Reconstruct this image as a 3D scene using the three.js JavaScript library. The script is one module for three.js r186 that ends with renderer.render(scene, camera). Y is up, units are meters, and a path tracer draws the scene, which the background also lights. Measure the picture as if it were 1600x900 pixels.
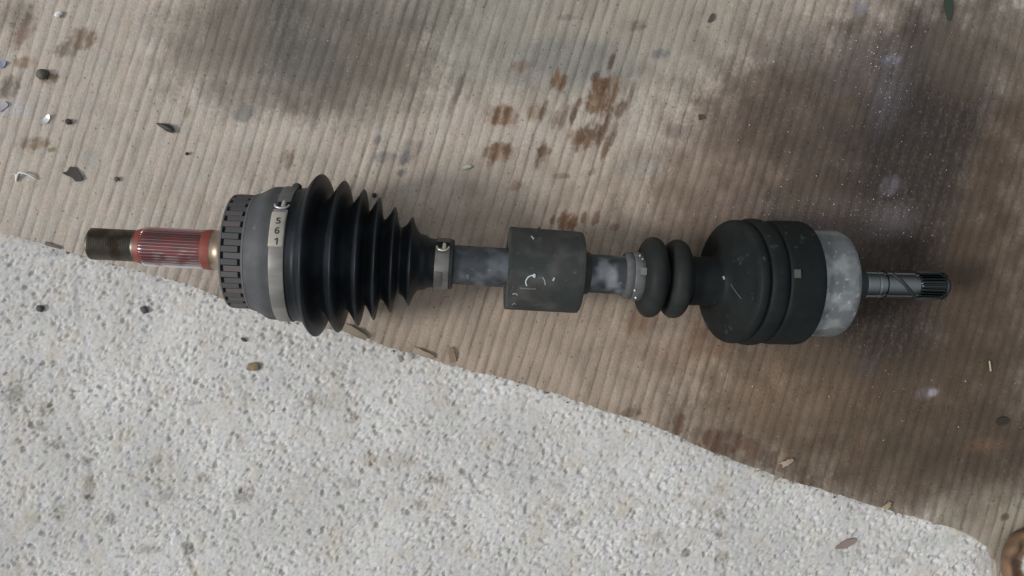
import * as THREE from 'three';
import { mergeGeometries, toCreasedNormals } from 'three/addons/utils/BufferGeometryUtils.js';
import { FontLoader } from 'three/addons/loaders/FontLoader.js';
import { TextGeometry } from 'three/addons/geometries/TextGeometry.js';

// ---------------------------------------------------------------- camera, sky, sun, exposure
const scene = new THREE.Scene();
const FPX = 1200, CAMH = 0.664, TILT = 0.030;              // focal length in photo pixels, height, small tilt
const camera = new THREE.PerspectiveCamera(2 * Math.atan(450 / FPX) * 180 / Math.PI, 16 / 9, 0.02, 60);
camera.position.set(0, CAMH, 0);
camera.up.set(0, 0, -1);
camera.lookAt(Math.tan(TILT) * CAMH, 0, 0);
camera.updateMatrixWorld(true);

const renderer = new THREE.WebGLRenderer({ antialias: true });
renderer.toneMapping = THREE.LinearToneMapping;
renderer.toneMappingExposure = 1.45;
renderer.shadowMap.enabled = true;

const SUN = new THREE.Vector3(-0.79, 0.60, 0.13).normalize();
{ // overcast sky: brighter overhead, a broad glow where the sun is behind the cloud
  const W = 128, H = 64, d = new Float32Array(W * H * 4);
  for (let j = 0; j < H; j++) for (let i = 0; i < W; i++) {
    const el = ((j + 0.5) / H - 0.5) * Math.PI, az = ((i + 0.5) / W - 0.5) * 2 * Math.PI;
    const x = Math.cos(el) * Math.cos(az), y = Math.sin(el), z = Math.cos(el) * Math.sin(az);
    const up = Math.max(0, y), c = Math.max(0, x * SUN.x + y * SUN.y + z * SUN.z);
    const L = y < -0.02 ? 0.12 : 0.045 + 0.52 * Math.pow(up, 2.4) + 0.40 * c * c * c;
    const k = (j * W + i) * 4;
    d[k] = L * 0.965; d[k + 1] = L * 1.0; d[k + 2] = L * 1.04; d[k + 3] = 1;
  }
  const sky = new THREE.DataTexture(d, W, H, THREE.RGBAFormat, THREE.FloatType);
  sky.mapping = THREE.EquirectangularReflectionMapping;
  sky.magFilter = THREE.LinearFilter; sky.needsUpdate = true;
  scene.background = sky; scene.environment = sky;
}
const sun = new THREE.DirectionalLight(new THREE.Color(1, 0.965, 0.92), 1.5);
sun.position.copy(SUN).multiplyScalar(3); sun.target.position.set(0, 0, 0);
sun.castShadow = true; sun.shadow.radius = 24; sun.shadow.mapSize.set(2048, 2048);
Object.assign(sun.shadow.camera, { left: -1, right: 1, top: 1, bottom: -1, near: 0.5, far: 6 });
scene.add(sun, sun.target);

// ---------------------------------------------------------------- helpers
let seed = 20240611;
const rnd = () => { seed = (seed + 0x6D2B79F5) | 0; let t = Math.imul(seed ^ (seed >>> 15), 1 | seed); t = (t + Math.imul(t ^ (t >>> 7), 61 | t)) ^ t; return ((t ^ (t >>> 14)) >>> 0) / 4294967296; };
const PERM = new Uint8Array(512), GX = new Float32Array(256), GY = new Float32Array(256);
{ const p = [...Array(256).keys()]; for (let i = 255; i > 0; i--) { const j = Math.floor(rnd() * (i + 1)); [p[i], p[j]] = [p[j], p[i]]; }
  for (let i = 0; i < 512; i++) PERM[i] = p[i & 255];
  for (let i = 0; i < 256; i++) { const a = rnd() * 6.28318; GX[i] = Math.cos(a); GY[i] = Math.sin(a); } }
function noise(x, y) {           // gradient noise, about -0.7..0.7
  const xi = Math.floor(x), yi = Math.floor(y), fx = x - xi, fy = y - yi;
  const a = xi & 255, b = yi & 255;
  const g = (i, j, dx, dy) => { const h = PERM[PERM[i & 255] + (j & 255)]; return GX[h] * dx + GY[h] * dy; };
  const u = fx * fx * fx * (fx * (fx * 6 - 15) + 10), v = fy * fy * fy * (fy * (fy * 6 - 15) + 10);
  const n0 = g(a, b, fx, fy), n1 = g(a + 1, b, fx - 1, fy), n2 = g(a, b + 1, fx, fy - 1), n3 = g(a + 1, b + 1, fx - 1, fy - 1);
  return (n0 + (n1 - n0) * u) * (1 - v) + (n2 + (n3 - n2) * u) * v;
}
function fbm(x, y, o = 4) { let s = 0, a = 1; for (let i = 0; i < o; i++) { s += a * noise(x, y); x = x * 2.03 + 17.1; y = y * 2.03 + 9.7; a *= 0.5; } return s; }
const hash = (i, j, k = 0) => PERM[PERM[PERM[(i & 255)] + (j & 255) & 255] + k & 255] / 255;
const clamp = (v, a = 0, b = 1) => v < a ? a : v > b ? b : v;
const sstep = (a, b, x) => { const t = clamp((x - a) / (b - a)); return t * t * (3 - 2 * t); };
const lerp = (a, b, t) => a + (b - a) * t;
const toLin = (c) => { c /= 255; return c <= 0.04045 ? c / 12.92 : Math.pow((c + 0.055) / 1.055, 2.4); };
const toS = (c) => 255 * (c <= 0.0031308 ? c * 12.92 : 1.055 * Math.pow(Math.max(c, 0), 1 / 2.4) - 0.055);

// a photo pixel gives a direction; the point is where it meets the height y
const FW = new THREE.Vector3(), RT = new THREE.Vector3(), UPV = new THREE.Vector3();
camera.matrixWorld.extractBasis(RT, UPV, FW); FW.negate();
function at(u, v, y = 0) {
  const d = FW.clone().multiplyScalar(FPX).addScaledVector(RT, u - 800).addScaledVector(UPV, 450 - v);
  return camera.position.clone().addScaledVector(d, (y - CAMH) / d.y);
}
function toPx(p) { const q = p.clone().sub(camera.position), w = q.dot(FW); return [800 + FPX * q.dot(RT) / w, 450 - FPX * q.dot(UPV) / w, w]; }

// smooth normals up to a crease angle; worked out in millimetres, as that routine merges points 0.01 units apart
function creased(g, angle) { g.scale(1000, 1000, 1000); const o = toCreasedNormals(g, angle); o.scale(0.001, 0.001, 0.001); return o; }
function mesh(name, geo, mat, parent = scene) {
  const m = new THREE.Mesh(geo, mat); m.name = name; m.castShadow = m.receiveShadow = true; parent.add(m); return m;
}
const taken = new Map();
function numbered(n) { const k = taken.get(n) ?? 0; taken.set(n, k + 1); return k ? `${n}_${String(k).padStart(3, '0')}` : n; }
function tag(o, label, category, group) { o.userData.label = label; o.userData.category = category; if (group) o.userData.group = group; return o; }
const std = (r, g, b, rough, metal = 0, extra = {}) => new THREE.MeshStandardMaterial({ color: new THREE.Color().setRGB(r, g, b), roughness: rough, metalness: metal, ...extra });

// ---------------------------------------------------------------- concrete floor
const CARD = 0.0052;             // top of the cardboard above the concrete
const pitCells = [[0.0048, 0.62, 0.0009, 0.0017, 0.0009], [0.0080, 0.60, 0.0013, 0.0026, 0.0013], [0.021, 0.32, 0.0024, 0.0042, 0.0012]];
function pits(x, z) {            // depth of the air holes in the surface, in metres
  let d = 0;
  const wx = x + 0.0028 * noise(x * 260, z * 300) + 0.0012 * noise(x * 700, z * 700), wz = z + 0.0024 * noise(x * 260 + 50, z * 300 + 9) + 0.0010 * noise(x * 700 + 9, z * 700), dens = 0.8 + 1.5 * fbm(x * 28, z * 32, 2);
  for (let l = 0; l < 3; l++) {
    const [c, pr, r0, r1, dep] = pitCells[l], ci = Math.floor(wx / c), cj = Math.floor(wz / c);
    for (let a = -1; a <= 1; a++) for (let b = -1; b <= 1; b++) {
      const i = ci + a, j = cj + b;
      if (hash(i, j, l * 7) > pr * dens) continue;
      const px = (i + hash(i, j, l * 7 + 1)) * c, pz = (j + hash(i, j, l * 7 + 2)) * c, r = r0 + (r1 - r0) * hash(i, j, l * 7 + 3);
      const q = Math.hypot((wx - px) * (0.55 + 0.6 * hash(i, j, l * 7 + 4)), wz - pz) / r;
      if (q < 1) d = Math.max(d, dep * (0.4 + 0.6 * hash(i, j, l * 7 + 5)) * (1 - q * q));
    }
  }
  return d;
}
{
  const lines = (a, b, step, far) => { const o = []; for (let x = a; x <= b + 1e-9; x += step) o.push(x); let s = step; let lo = a, hi = b; const L = [], R = [];
    while (hi < far || lo > -far) { s *= 1.35; hi += s; lo -= s; R.push(hi); L.unshift(lo); } return [...L, ...o, ...R]; };
  const xs = lines(-0.47, 0.47, 0.00115, 2.6), zs = lines(-0.09, 0.275, 0.00115, 2.6), nx = xs.length, nz = zs.length;
  const pos = new Float32Array(nx * nz * 3), col = new Float32Array(nx * nz * 3), uv = new Float32Array(nx * nz * 2);
  // dirt that sits on the concrete: [u, v, ru, rv, sRGB, strength]
  const spots = [[22, 615, 18, 20, [118, 112, 96], 0.8], [70, 640, 18, 12, [142, 136, 118], 0.7], [60, 665, 16, 10, [146, 140, 124], 0.7], [88, 695, 16, 8, [140, 136, 124], 0.7], [138, 765, 10, 26, [132, 126, 110], 0.75],
    [92, 800, 12, 16, [140, 138, 116], 0.7], [52, 812, 12, 12, [160, 156, 134], 0.6], [172, 812, 10, 9, [88, 82, 76], 0.8], [293, 860, 9, 14, [92, 86, 76], 0.85], [230, 860, 22, 8, [142, 136, 126], 0.7],
    [380, 775, 16, 14, [124, 112, 100], 0.75], [320, 747, 16, 8, [138, 128, 118], 0.6], [258, 775, 16, 10, [140, 134, 126], 0.6], [242, 722, 14, 8, [136, 134, 128], 0.6], [132, 720, 12, 8, [134, 128, 122], 0.6],
    [553, 653, 10, 10, [120, 98, 76], 0.75], [510, 630, 40, 16, [182, 174, 158], 0.55], [620, 718, 40, 14, [174, 166, 150], 0.6], [575, 715, 10, 16, [148, 138, 120], 0.55], [680, 750, 24, 10, [150, 142, 126], 0.7],
    [722, 738, 7, 6, [92, 88, 84], 0.8], [655, 790, 7, 10, [130, 120, 108], 0.7], [545, 755, 16, 10, [164, 160, 156], 0.6], [490, 620, 12, 10, [160, 154, 142], 0.6],
    [875, 760, 10, 10, [160, 158, 154], 0.7], [872, 795, 12, 10, [160, 152, 140], 0.7], [893, 818, 14, 8, [140, 138, 134], 0.7], [1124, 804, 9, 9, [120, 112, 104], 0.8], [1128, 837, 12, 7, [138, 132, 124], 0.8], [1072, 866, 8, 8, [110, 92, 76], 0.85], [1130, 872, 14, 10, [150, 140, 126], 0.75],
    [1030, 838, 9, 8, [142, 138, 126], 0.7], [1020, 845, 16, 14, [168, 162, 146], 0.5], [1125, 765, 18, 12, [176, 168, 150], 0.6], [1100, 790, 20, 14, [182, 174, 156], 0.6], [118, 470, 6, 55, [156, 156, 156], 0.6], [118, 640, 7, 22, [164, 164, 162], 0.5], [80, 396, 22, 6, [140, 144, 156], 0.6],
    [300, 630, 12, 6, [150, 148, 144], 0.6], [382, 625, 5, 18, [150, 150, 148], 0.6], [375, 690, 8, 14, [158, 150, 140], 0.6], [832, 750, 5, 6, [84, 78, 74], 0.8], [1400, 880, 20, 10, [172, 168, 158], 0.5], [1240, 740, 10, 18, [150, 148, 146], 0.6], [1460, 845, 40, 14, [178, 184, 182], 0.6], [1535, 880, 20, 22, [168, 160, 158], 0.6]]
    .map(([u, v, ru, rv, c, a]) => { const p = at(u, v, 0), k = CAMH / FPX; return [p.x, p.z, ru * k * 1.1, rv * k * 1.1, c.map(toLin), a]; });
  let q = 0;
  const K = 1.30;
  for (let j = 0; j < nz; j++) for (let i = 0; i < nx; i++, q++) {
    const x = xs[i], z = zs[j], fine = x > -0.48 && x < 0.48 && z > -0.1 && z < 0.285;
    const lump = fbm(x * 130, z * 150, 3), micro = fine ? fbm(x * 420, z * 460, 2) : 0, d = fine ? pits(x, z) : 0;
    pos[q * 3] = x; pos[q * 3 + 1] = (fine ? 0.00055 * lump + 0.0004 * micro - d * 2.1 - 0.0007 : -0.0007) - 0.0006 * (1 + fbm(x * 9, z * 9, 2)); pos[q * 3 + 2] = z;
    uv[q * 2] = x; uv[q * 2 + 1] = z;
    // cement skin with grey sand grains and aggregate showing through
    const wash = fbm(x * 16 + 3, z * 18, 4), agg = fbm(x * 300 + 7, z * 300, 2), warm = fbm(x * 34 + 40, z * 34 + 4, 3);
    let r = 0.525, g = 0.519, b = 0.507;
    const m = 1 + 0.15 * wash + 0.16 * fbm(x * 6.5 + 9, z * 8 + 3, 3) + 0.20 * (fine ? fbm(x * 380 + 90, z * 410 + 70, 2) : 0) + 0.07 * noise(x * 900, z * 900);
    r *= m * (1 + 0.05 * noise(x * 90, z * 90)); g *= m; b *= m * (1 + 0.06 * noise(x * 80 + 60, z * 80));
    const a1 = 0.5 * sstep(0.16, 0.5, agg); r = lerp(r, 0.34, a1); g = lerp(g, 0.335, a1); b = lerp(b, 0.325, a1);
    const sand = (fine ? sstep(0.22, 0.40, noise(x * 265 + 11, z * 290 + 5) + 0.35 * noise(x * 620, z * 620 + 3)) : 0) * (0.35 + 0.5 * hash(Math.floor(x * 120), Math.floor(z * 120), 91)); r = lerp(r, 0.27, sand); g = lerp(g, 0.255, sand); b = lerp(b, 0.235, sand);   // grey-brown sand grains
    const w = 0.5 * sstep(0.1, 0.6, warm); r = lerp(r, 0.47, w); g = lerp(g, 0.43, w); b = lerp(b, 0.36, w);
    if (fine) for (const s of spots) {
      const dx = (x - s[0]) / s[2], dz = (z - s[1]) / s[3];
      if (dx > 2 || dx < -2 || dz > 2 || dz < -2) continue;
      const dd = Math.hypot(dx, dz) + 0.75 * fbm(x * 260, z * 260, 3), t = s[5] * (1 - sstep(0.35, 1.15, dd)) * clamp(0.75 + 0.8 * noise(x * 500 + 7, z * 500));
      r = lerp(r, s[4][0] / K, t); g = lerp(g, s[4][1] / K, t); b = lerp(b, s[4][2] / K, t);
    }
    col[q * 3] = r; col[q * 3 + 1] = g; col[q * 3 + 2] = b;
  }
  const idx = new Uint32Array((nx - 1) * (nz - 1) * 6); q = 0;
  for (let j = 0; j < nz - 1; j++) for (let i = 0; i < nx - 1; i++) { const a = j * nx + i; idx[q++] = a; idx[q++] = a + nx; idx[q++] = a + 1; idx[q++] = a + 1; idx[q++] = a + nx; idx[q++] = a + nx + 1; }
  const g = new THREE.BufferGeometry();
  g.setAttribute('position', new THREE.BufferAttribute(pos, 3)); g.setAttribute('color', new THREE.BufferAttribute(col, 3)); g.setAttribute('uv', new THREE.BufferAttribute(uv, 2));
  g.setIndex(new THREE.BufferAttribute(idx, 1)); g.computeVertexNormals();
  const floor = mesh('concrete_floor', g, new THREE.MeshStandardMaterial({ vertexColors: true, roughness: 0.93 }));
  floor.userData.kind = 'structure'; floor.userData.label = 'rough pale grey concrete floor full of small air holes';
}

// ---------------------------------------------------------------- cardboard sheet
const FLN = new THREE.Vector2(0.957, 0.29), FLS = new THREE.Vector2(-0.29, 0.957), FLUTE = 0.0091;   // across and along the flutes
const X0 = -0.52, X1 = 0.54, Z0 = -0.34, Z1 = 0.32;
const edgePts = [[-130, 318], [0, 361], [70, 381], [130, 400], [220, 424], [300, 446], [345, 466], [440, 495], [520, 516], [556, 520], [600, 540], [660, 556], [705, 572], [780, 590], [860, 612], [940, 640], [1020, 664], [1100, 700], [1200, 739], [1300, 770], [1400, 800], [1480, 822], [1522, 838], [1545, 856], [1556, 880], [1560, 960]]
  .map(([u, v]) => at(u, v, CARD));
function edgeZ(x) {
  let z = edgePts[0].z;
  if (x >= edgePts[edgePts.length - 1].x) z = Z1; else for (let i = 0; i < edgePts.length - 1; i++) if (x >= edgePts[i].x && x < edgePts[i + 1].x) { const t = (x - edgePts[i].x) / (edgePts[i + 1].x - edgePts[i].x); z = lerp(edgePts[i].z, edgePts[i + 1].z, t); }
  return Math.min(Z1, z + 0.0014 * fbm(x * 60, 3.3, 3) + 0.0013 * fbm(x * 420, 8, 3));
}
function flute(x, z) {           // coordinate across the flutes, slightly wandering, in flutes
  return (x * FLN.x + z * FLN.y) / FLUTE + 0.16 * noise(x * 14, z * 6) + 0.05 * noise(x * 60, z * 20);
}
function cardHeight(x, z) {
  const f = flute(x, z), s = x * FLS.x + z * FLS.y, i = Math.floor(f), amp = 0.00030 * (0.75 + 0.5 * hash(i, 3, 5)) * (0.75 + 1.1 * noise(s * 9 + i * 3.7, i * 1.3) + 0.6 * noise(s * 40 + i * 2.1, i * 4.1));
  const c = Math.cos((f - i - 0.5) * 2 * Math.PI);
  return amp * (c - 0.35 * c * c) + 0.0009 * fbm(x * 5, z * 5, 2) + 0.00022 * fbm(x * 90, z * 90, 2);
}
{
  const TW = 2048, TH = 1276, data = new Uint8Array(TW * TH * 4), bump = new Uint8Array(TW * TH * 4);
  const K = 1.24;
  // [u, v, ru, rv, sRGB as seen, strength, softness, streakiness]
  const S = [
    [1000, 560, 620, 330, [165, 146, 127], 0.8, 0.5, 0.3], [930, 40, 330, 110, [146, 140, 126], 0.7, 0.5, 0.4], [900, 100, 90, 40, [132, 130, 128], 0.75, 0.5, 0.2], [760, 60, 110, 70, [142, 142, 134], 0.5, 0.5, 0.4],
    [470, 70, 185, 98, [92, 88, 80], 0.85, 0.42, 0.55], [560, 120, 120, 70, [118, 108, 96], 0.7, 0.45, 0.6], [410, 30, 90, 50, [88, 86, 80], 0.7, 0.5, 0.3], [480, 100, 60, 40, [96, 94, 92], 0.6, 0.5, 0.2], [330, 60, 80, 80, [142, 132, 120], 0.6, 0.5, 0.6], [600, 20, 120, 30, [112, 108, 98], 0.6, 0.5, 0.4],
    [1290, 330, 270, 340, [116, 98, 84], 0.85, 0.5, 0.5], [1140, 260, 100, 130, [126, 108, 94], 0.6, 0.45, 0.5], [1390, 340, 205, 360, [66, 55, 47], 0.9, 0.4, 0.3], [1290, 180, 170, 110, [82, 70, 61], 0.85, 0.4, 0.4], [1440, 200, 105, 195, [46, 41, 39], 0.85, 0.4, 0.2], [1440, 500, 150, 165, [46, 39, 33], 0.85, 0.45, 0.3], [1470, 640, 150, 100, [60, 50, 41], 0.75, 0.45, 0.3],
    [1590, 330, 95, 340, [84, 68, 53], 0.85, 0.4, 0.4], [1560, 80, 120, 70, [108, 98, 86], 0.75, 0.5, 0.4], [1330, 660, 240, 90, [96, 79, 62], 0.82, 0.45, 0.5], [1470, 735, 200, 64, [80, 68, 54], 0.85, 0.4, 0.4], [1560, 820, 120, 55, [138, 128, 110], 0.75, 0.5, 0.5], [1220, 600, 110, 60, [134, 113, 93], 0.6, 0.5, 0.6], [1290, 570, 60, 40, [88, 74, 62], 0.6, 0.5, 0.3], [1350, 100, 70, 50, [104, 96, 92], 0.6, 0.5, 0.2],
    [1190, 330, 100, 34, [104, 92, 86], 0.6, 0.5, 0.2], [1290, 345, 90, 40, [98, 88, 84], 0.6, 0.5, 0.1], [1260, 310, 50, 30, [92, 80, 64], 0.5, 0.5, 0.2],
    [1115, 525, 40, 40, [122, 97, 78], 0.75, 0.4, 0.3], [1000, 500, 22, 22, [134, 104, 82], 0.7, 0.4, 0.5], [1060, 560, 60, 30, [152, 128, 108], 0.5, 0.5, 0.4],
    // rusty prints
    [785, 180, 22, 18, [128, 98, 72], 0.9, 0.3, 0.2], [834, 178, 12, 12, [132, 106, 80], 0.7, 0.4, 0.2], [780, 236, 24, 14, [132, 103, 76], 0.85, 0.3, 0.2], [850, 236, 12, 8, [122, 96, 74], 0.85, 0.3, 0.2], [940, 148, 26, 30, [120, 92, 66], 0.9, 0.3, 0.3], [940, 130, 14, 10, [112, 84, 58], 0.8, 0.3, 0.1], [915, 214, 24, 16, [126, 96, 72], 0.85, 0.3, 0.3], [872, 128, 14, 12, [120, 98, 76], 0.85, 0.3, 0.2], [955, 98, 5, 14, [92, 76, 68], 0.9, 0.3, 0.2], [815, 103, 14, 8, [130, 108, 96], 0.8, 0.4, 0.2],
    [896, 180, 5, 16, [96, 78, 64], 0.9, 0.3, 0], [880, 186, 5, 16, [116, 94, 78], 0.8, 0.3, 0], [866, 190, 5, 16, [122, 104, 90], 0.8, 0.3, 0], [940, 210, 5, 22, [102, 82, 68], 0.8, 0.3, 0], [985, 150, 4, 22, [108, 92, 80], 0.8, 0.3, 0], [958, 215, 4, 18, [110, 90, 74], 0.8, 0.3, 0],
    [886, 346, 17, 14, [126, 94, 70], 0.9, 0.3, 0.2], [912, 340, 5, 10, [120, 92, 72], 0.8, 0.3, 0], [930, 342, 6, 12, [126, 96, 76], 0.8, 0.3, 0], [806, 290, 8, 8, [134, 108, 88], 0.7, 0.3, 0], [925, 268, 6, 8, [132, 106, 90], 0.7, 0.3, 0], [960, 355, 8, 6, [122, 98, 80], 0.7, 0.3, 0], [863, 345, 4, 8, [112, 90, 84], 0.8, 0.3, 0], [880, 275, 14, 4, [128, 104, 86], 0.7, 0.3, 0],
    [35, 48, 16, 30, [112, 88, 76], 0.75, 0.4, 0.3], [22, 22, 30, 20, [110, 98, 84], 0.6, 0.5, 0.2], [128, 60, 20, 16, [124, 102, 86], 0.85, 0.35, 0.2], [98, 78, 20, 12, [116, 104, 88], 0.8, 0.35, 0.2], [12, 138, 16, 18, [108, 98, 88], 0.85, 0.4, 0.1], [36, 98, 16, 9, [142, 112, 92], 0.8, 0.35, 0.1], [78, 122, 14, 7, [134, 108, 84], 0.85, 0.3, 0], [56, 224, 24, 9, [136, 116, 94], 0.8, 0.35, 0.2], [80, 234, 7, 5, [118, 108, 80], 0.8, 0.3, 0], [20, 170, 30, 14, [184, 182, 186], 0.6, 0.5, 0],
    [633, 247, 10, 10, [96, 96, 100], 0.8, 0.4, 0.1], [600, 245, 18, 8, [128, 126, 126], 0.75, 0.4, 0.1], [640, 232, 16, 14, [132, 128, 128], 0.6, 0.4, 0.1], [628, 270, 7, 5, [108, 106, 112], 0.8, 0.4, 0], [590, 218, 6, 8, [124, 120, 124], 0.7, 0.4, 0], [380, 178, 14, 12, [116, 116, 116], 0.75, 0.4, 0], [453, 250, 5, 13, [128, 104, 88], 0.85, 0.4, 0], [444, 244, 7, 8, [146, 128, 106], 0.7, 0.4, 0], [292, 175, 5, 12, [138, 126, 108], 0.75, 0.4, 0], [140, 246, 16, 12, [168, 164, 160], 0.6, 0.4, 0],
    [1030, 84, 16, 8, [112, 112, 116], 0.8, 0.4, 0.1], [998, 40, 12, 8, [106, 104, 96], 0.8, 0.4, 0.1], [884, 28, 14, 5, [120, 118, 112], 0.7, 0.4, 0], [1060, 205, 22, 10, [132, 122, 114], 0.6, 0.4, 0.2], [1000, 262, 36, 14, [160, 156, 150], 0.6, 0.5, 0.2], [1166, 160, 10, 8, [84, 78, 62], 0.7, 0.4, 0], [1182, 206, 34, 4, [96, 82, 66], 0.7, 0.3, 0], [1200, 305, 10, 8, [74, 70, 66], 0.7, 0.4, 0],
    [716, 140, 6, 20, [116, 106, 100], 0.8, 0.35, 0], [705, 165, 4, 20, [126, 114, 106], 0.7, 0.35, 0],
    ...[[790, 176], [775, 182], [938, 140], [945, 162], [925, 172], [932, 205], [905, 222], [770, 240], [792, 232], [880, 130], [868, 122], [846, 240], [890, 350], [878, 342], [915, 205], [950, 190], [905, 160], [970, 170], [850, 172], [945, 235], [930, 120]].map(([u, v], i) => [u, v, 4 + (i % 3) * 1.5, 9 + (i % 4) * 4, [[104, 76, 52], [112, 84, 60], [94, 72, 56]][i % 3], 0.8, 0.35, 0]),
    // damp edge of the board
    [1060, 665, 9, 18, [104, 80, 66], 0.9, 0.25, 0], [985, 645, 16, 7, [110, 92, 78], 0.85, 0.3, 0], [1002, 662, 7, 6, [92, 76, 66], 0.85, 0.3, 0], [1112, 686, 14, 18, [104, 80, 66], 0.9, 0.25, 0.3], [1140, 676, 7, 6, [106, 86, 72], 0.8, 0.3, 0], [1165, 694, 12, 12, [106, 82, 70], 0.9, 0.25, 0.2], [1128, 700, 20, 8, [98, 78, 68], 0.8, 0.3, 0], [1200, 722, 10, 14, [98, 88, 84], 0.85, 0.3, 0], [1086, 676, 9, 8, [126, 106, 92], 0.7, 0.3, 0], [1330, 715, 28, 30, [104, 88, 72], 0.55, 0.5, 0.3], [340, 466, 60, 6, [134, 116, 102], 0.5, 0.5, 0],
    ...[[1090, 700], [1104, 684], [1122, 690], [1138, 704], [1152, 690], [1176, 704], [1190, 712], [1060, 655], [1210, 718], [1240, 690], [1300, 690], [1344, 700]].map(([u, v], i) => [u, v, 5 + (i % 3) * 2, 10 + (i % 3) * 4, [[92, 70, 58], [102, 80, 66]][i % 2], 0.75, 0.35, 0]),
    // pale residue
    [1393, 94, 14, 9, [134, 132, 146], 0.75, 0.5, 0], [1345, 12, 16, 10, [138, 132, 142], 0.75, 0.5, 0], [1388, 150, 28, 50, [92, 88, 92], 0.6, 0.6, 0], [1450, 614, 20, 10, [112, 104, 108], 0.6, 0.5, 0], [1458, 613, 9, 7, [158, 150, 156], 0.8, 0.4, 0], [1392, 345, 40, 26, [112, 104, 104], 0.6, 0.6, 0], [1392, 290, 16, 14, [118, 114, 120], 0.55, 0.5, 0], [1240, 70, 60, 24, [126, 118, 112], 0.5, 0.6, 0], [1355, 575, 22, 14, [80, 72, 72], 0.5, 0.5, 0],
    [1552, 690, 10, 8, [84, 68, 54], 0.5, 0.4, 0], [1570, 808, 7, 6, [86, 74, 52], 0.85, 0.35, 0], [1595, 600, 85, 150, [82, 68, 54], 0.85, 0.45, 0.3], [1540, 700, 120, 60, [76, 64, 51], 0.7, 0.5, 0.3], [1380, 760, 90, 40, [92, 77, 62], 0.6, 0.5, 0.3], [1540, 695, 34, 12, [118, 88, 66], 0.45, 0.5, 0], [1500, 110, 30, 60, [78, 64, 56], 0.4, 0.5, 0.3], [1500, 420, 40, 60, [84, 68, 56], 0.4, 0.5, 0.3]]
    .map(([u, v, ru, rv, c, a, so, st]) => { const p = at(u, v, CARD), k = CAMH / FPX; return { x: p.x, z: p.z, rx: ru * k, rz: rv * k, c: c.map((e) => toLin(e) / K), a, so, st }; });
  const base = [184, 174, 163].map((e) => toLin(e) / K);
  // stains are drawn one by one over their own boxes
  const R = new Float32Array(TW * TH * 3), dxm = (X1 - X0) / TW, dzm = (Z1 - Z0) / TH;
  const n1 = new Float32Array(TW * TH), n2 = new Float32Array(TW * TH), ff = new Float32Array(TW * TH);
  for (let j = 0, q = 0; j < TH; j++) for (let i = 0; i < TW; i++, q++) {
    const x = X0 + (i + 0.5) * dxm, z = Z0 + (j + 0.5) * dzm, s = x * FLS.x + z * FLS.y;
    const f = flute(x, z); ff[q] = f;
    n1[q] = fbm(x * 42, z * 42, 4);
    n2[q] = 0.35 * noise(f * 1.9, s * 60) + 0.45 * noise(f * 3.1 + 9, s * 170) + 0.75 * noise(x * 420, z * 380) + 0.3 * noise(x * 150, z * 130);
    const m = 1.05 + 0.09 * fbm(x * 11 + 5, z * 9, 3) + 0.15 * n2[q] + 0.13 * n1[q];
    const pk = 0.06 * fbm(x * 60 + 30, z * 60, 3);
    R[q * 3] = base[0] * m * (1 + pk); R[q * 3 + 1] = base[1] * m; R[q * 3 + 2] = base[2] * m * (1 - pk * 0.6);
  }
  for (const s of S) {
    const e = 1.9, i0 = Math.max(0, Math.floor((s.x - s.rx * e - X0) / dxm)), i1 = Math.min(TW - 1, Math.ceil((s.x + s.rx * e - X0) / dxm)), j0 = Math.max(0, Math.floor((s.z - s.rz * e - Z0) / dzm)), j1 = Math.min(TH - 1, Math.ceil((s.z + s.rz * e - Z0) / dzm));
    const big = Math.min(s.rx, s.rz) > 0.02;
    for (let j = j0; j <= j1; j++) for (let i = i0; i <= i1; i++) {
      const q = j * TW + i, x = X0 + (i + 0.5) * dxm, z = Z0 + (j + 0.5) * dzm;
      let X = x - s.x, Z = z - s.z; X += 0.30 * Z * (s.rx < s.rz || !big ? 1 : 0.4);            // stains run along the flutes
      let d = Math.hypot(X / s.rx, Z / s.rz) + (big ? 0.24 * n1[q] : 0.42 * n1[q] + 0.4 * noise(x * 300, z * 200)) + (0.10 + 0.26 * s.st) * n2[q];
      let t = s.a * (1 - sstep(1 - s.so, 1 + s.so, d)); if (t <= 0) continue; if (big) t *= clamp(0.9 + 0.55 * n2[q] - 0.05 * Math.cos((ff[q] - Math.floor(ff[q]) - 0.5) * 6.2832)); else t *= clamp(0.92 + 0.8 * n2[q] + 0.5 * n1[q] - 0.35 * Math.cos((ff[q] - Math.floor(ff[q]) - 0.5) * 6.2832) * (s.st > 0 ? 1 : 0.3));
      const m = 1 + 0.24 * n2[q] + 0.20 * n1[q];
      R[q * 3] = lerp(R[q * 3], s.c[0] * m, t); R[q * 3 + 1] = lerp(R[q * 3 + 1], s.c[1] * m, t); R[q * 3 + 2] = lerp(R[q * 3 + 2], s.c[2] * m, t);
    }
  }
  for (let j = 0, q = 0; j < TH; j++) for (let i = 0; i < TW; i++, q++) {
    const x = X0 + (i + 0.5) * dxm, z = Z0 + (j + 0.5) * dzm, sAl = x * FLS.x + z * FLS.y, f = ff[q], k = Math.floor(f), ph = f - k;
    // grime lines lodged in the flute valleys, broken along their length
    const off = 0.12 * (hash(k, 11, 3) - 0.5) + 0.10 * noise(sAl * 70, k * 3.3), w = 0.085 + 0.07 * hash(k, 5, 9);
    const inV = 1 - sstep(w * 0.4, w * 1.6, Math.min(Math.abs(ph + off), Math.abs(1 - ph - off)));
    const run = 0.62 + 0.8 * noise(sAl * 16 + k * 5.1, k * 2.3) + 0.7 * noise(sAl * 60 + k * 3.1, k * 7.7);
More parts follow.
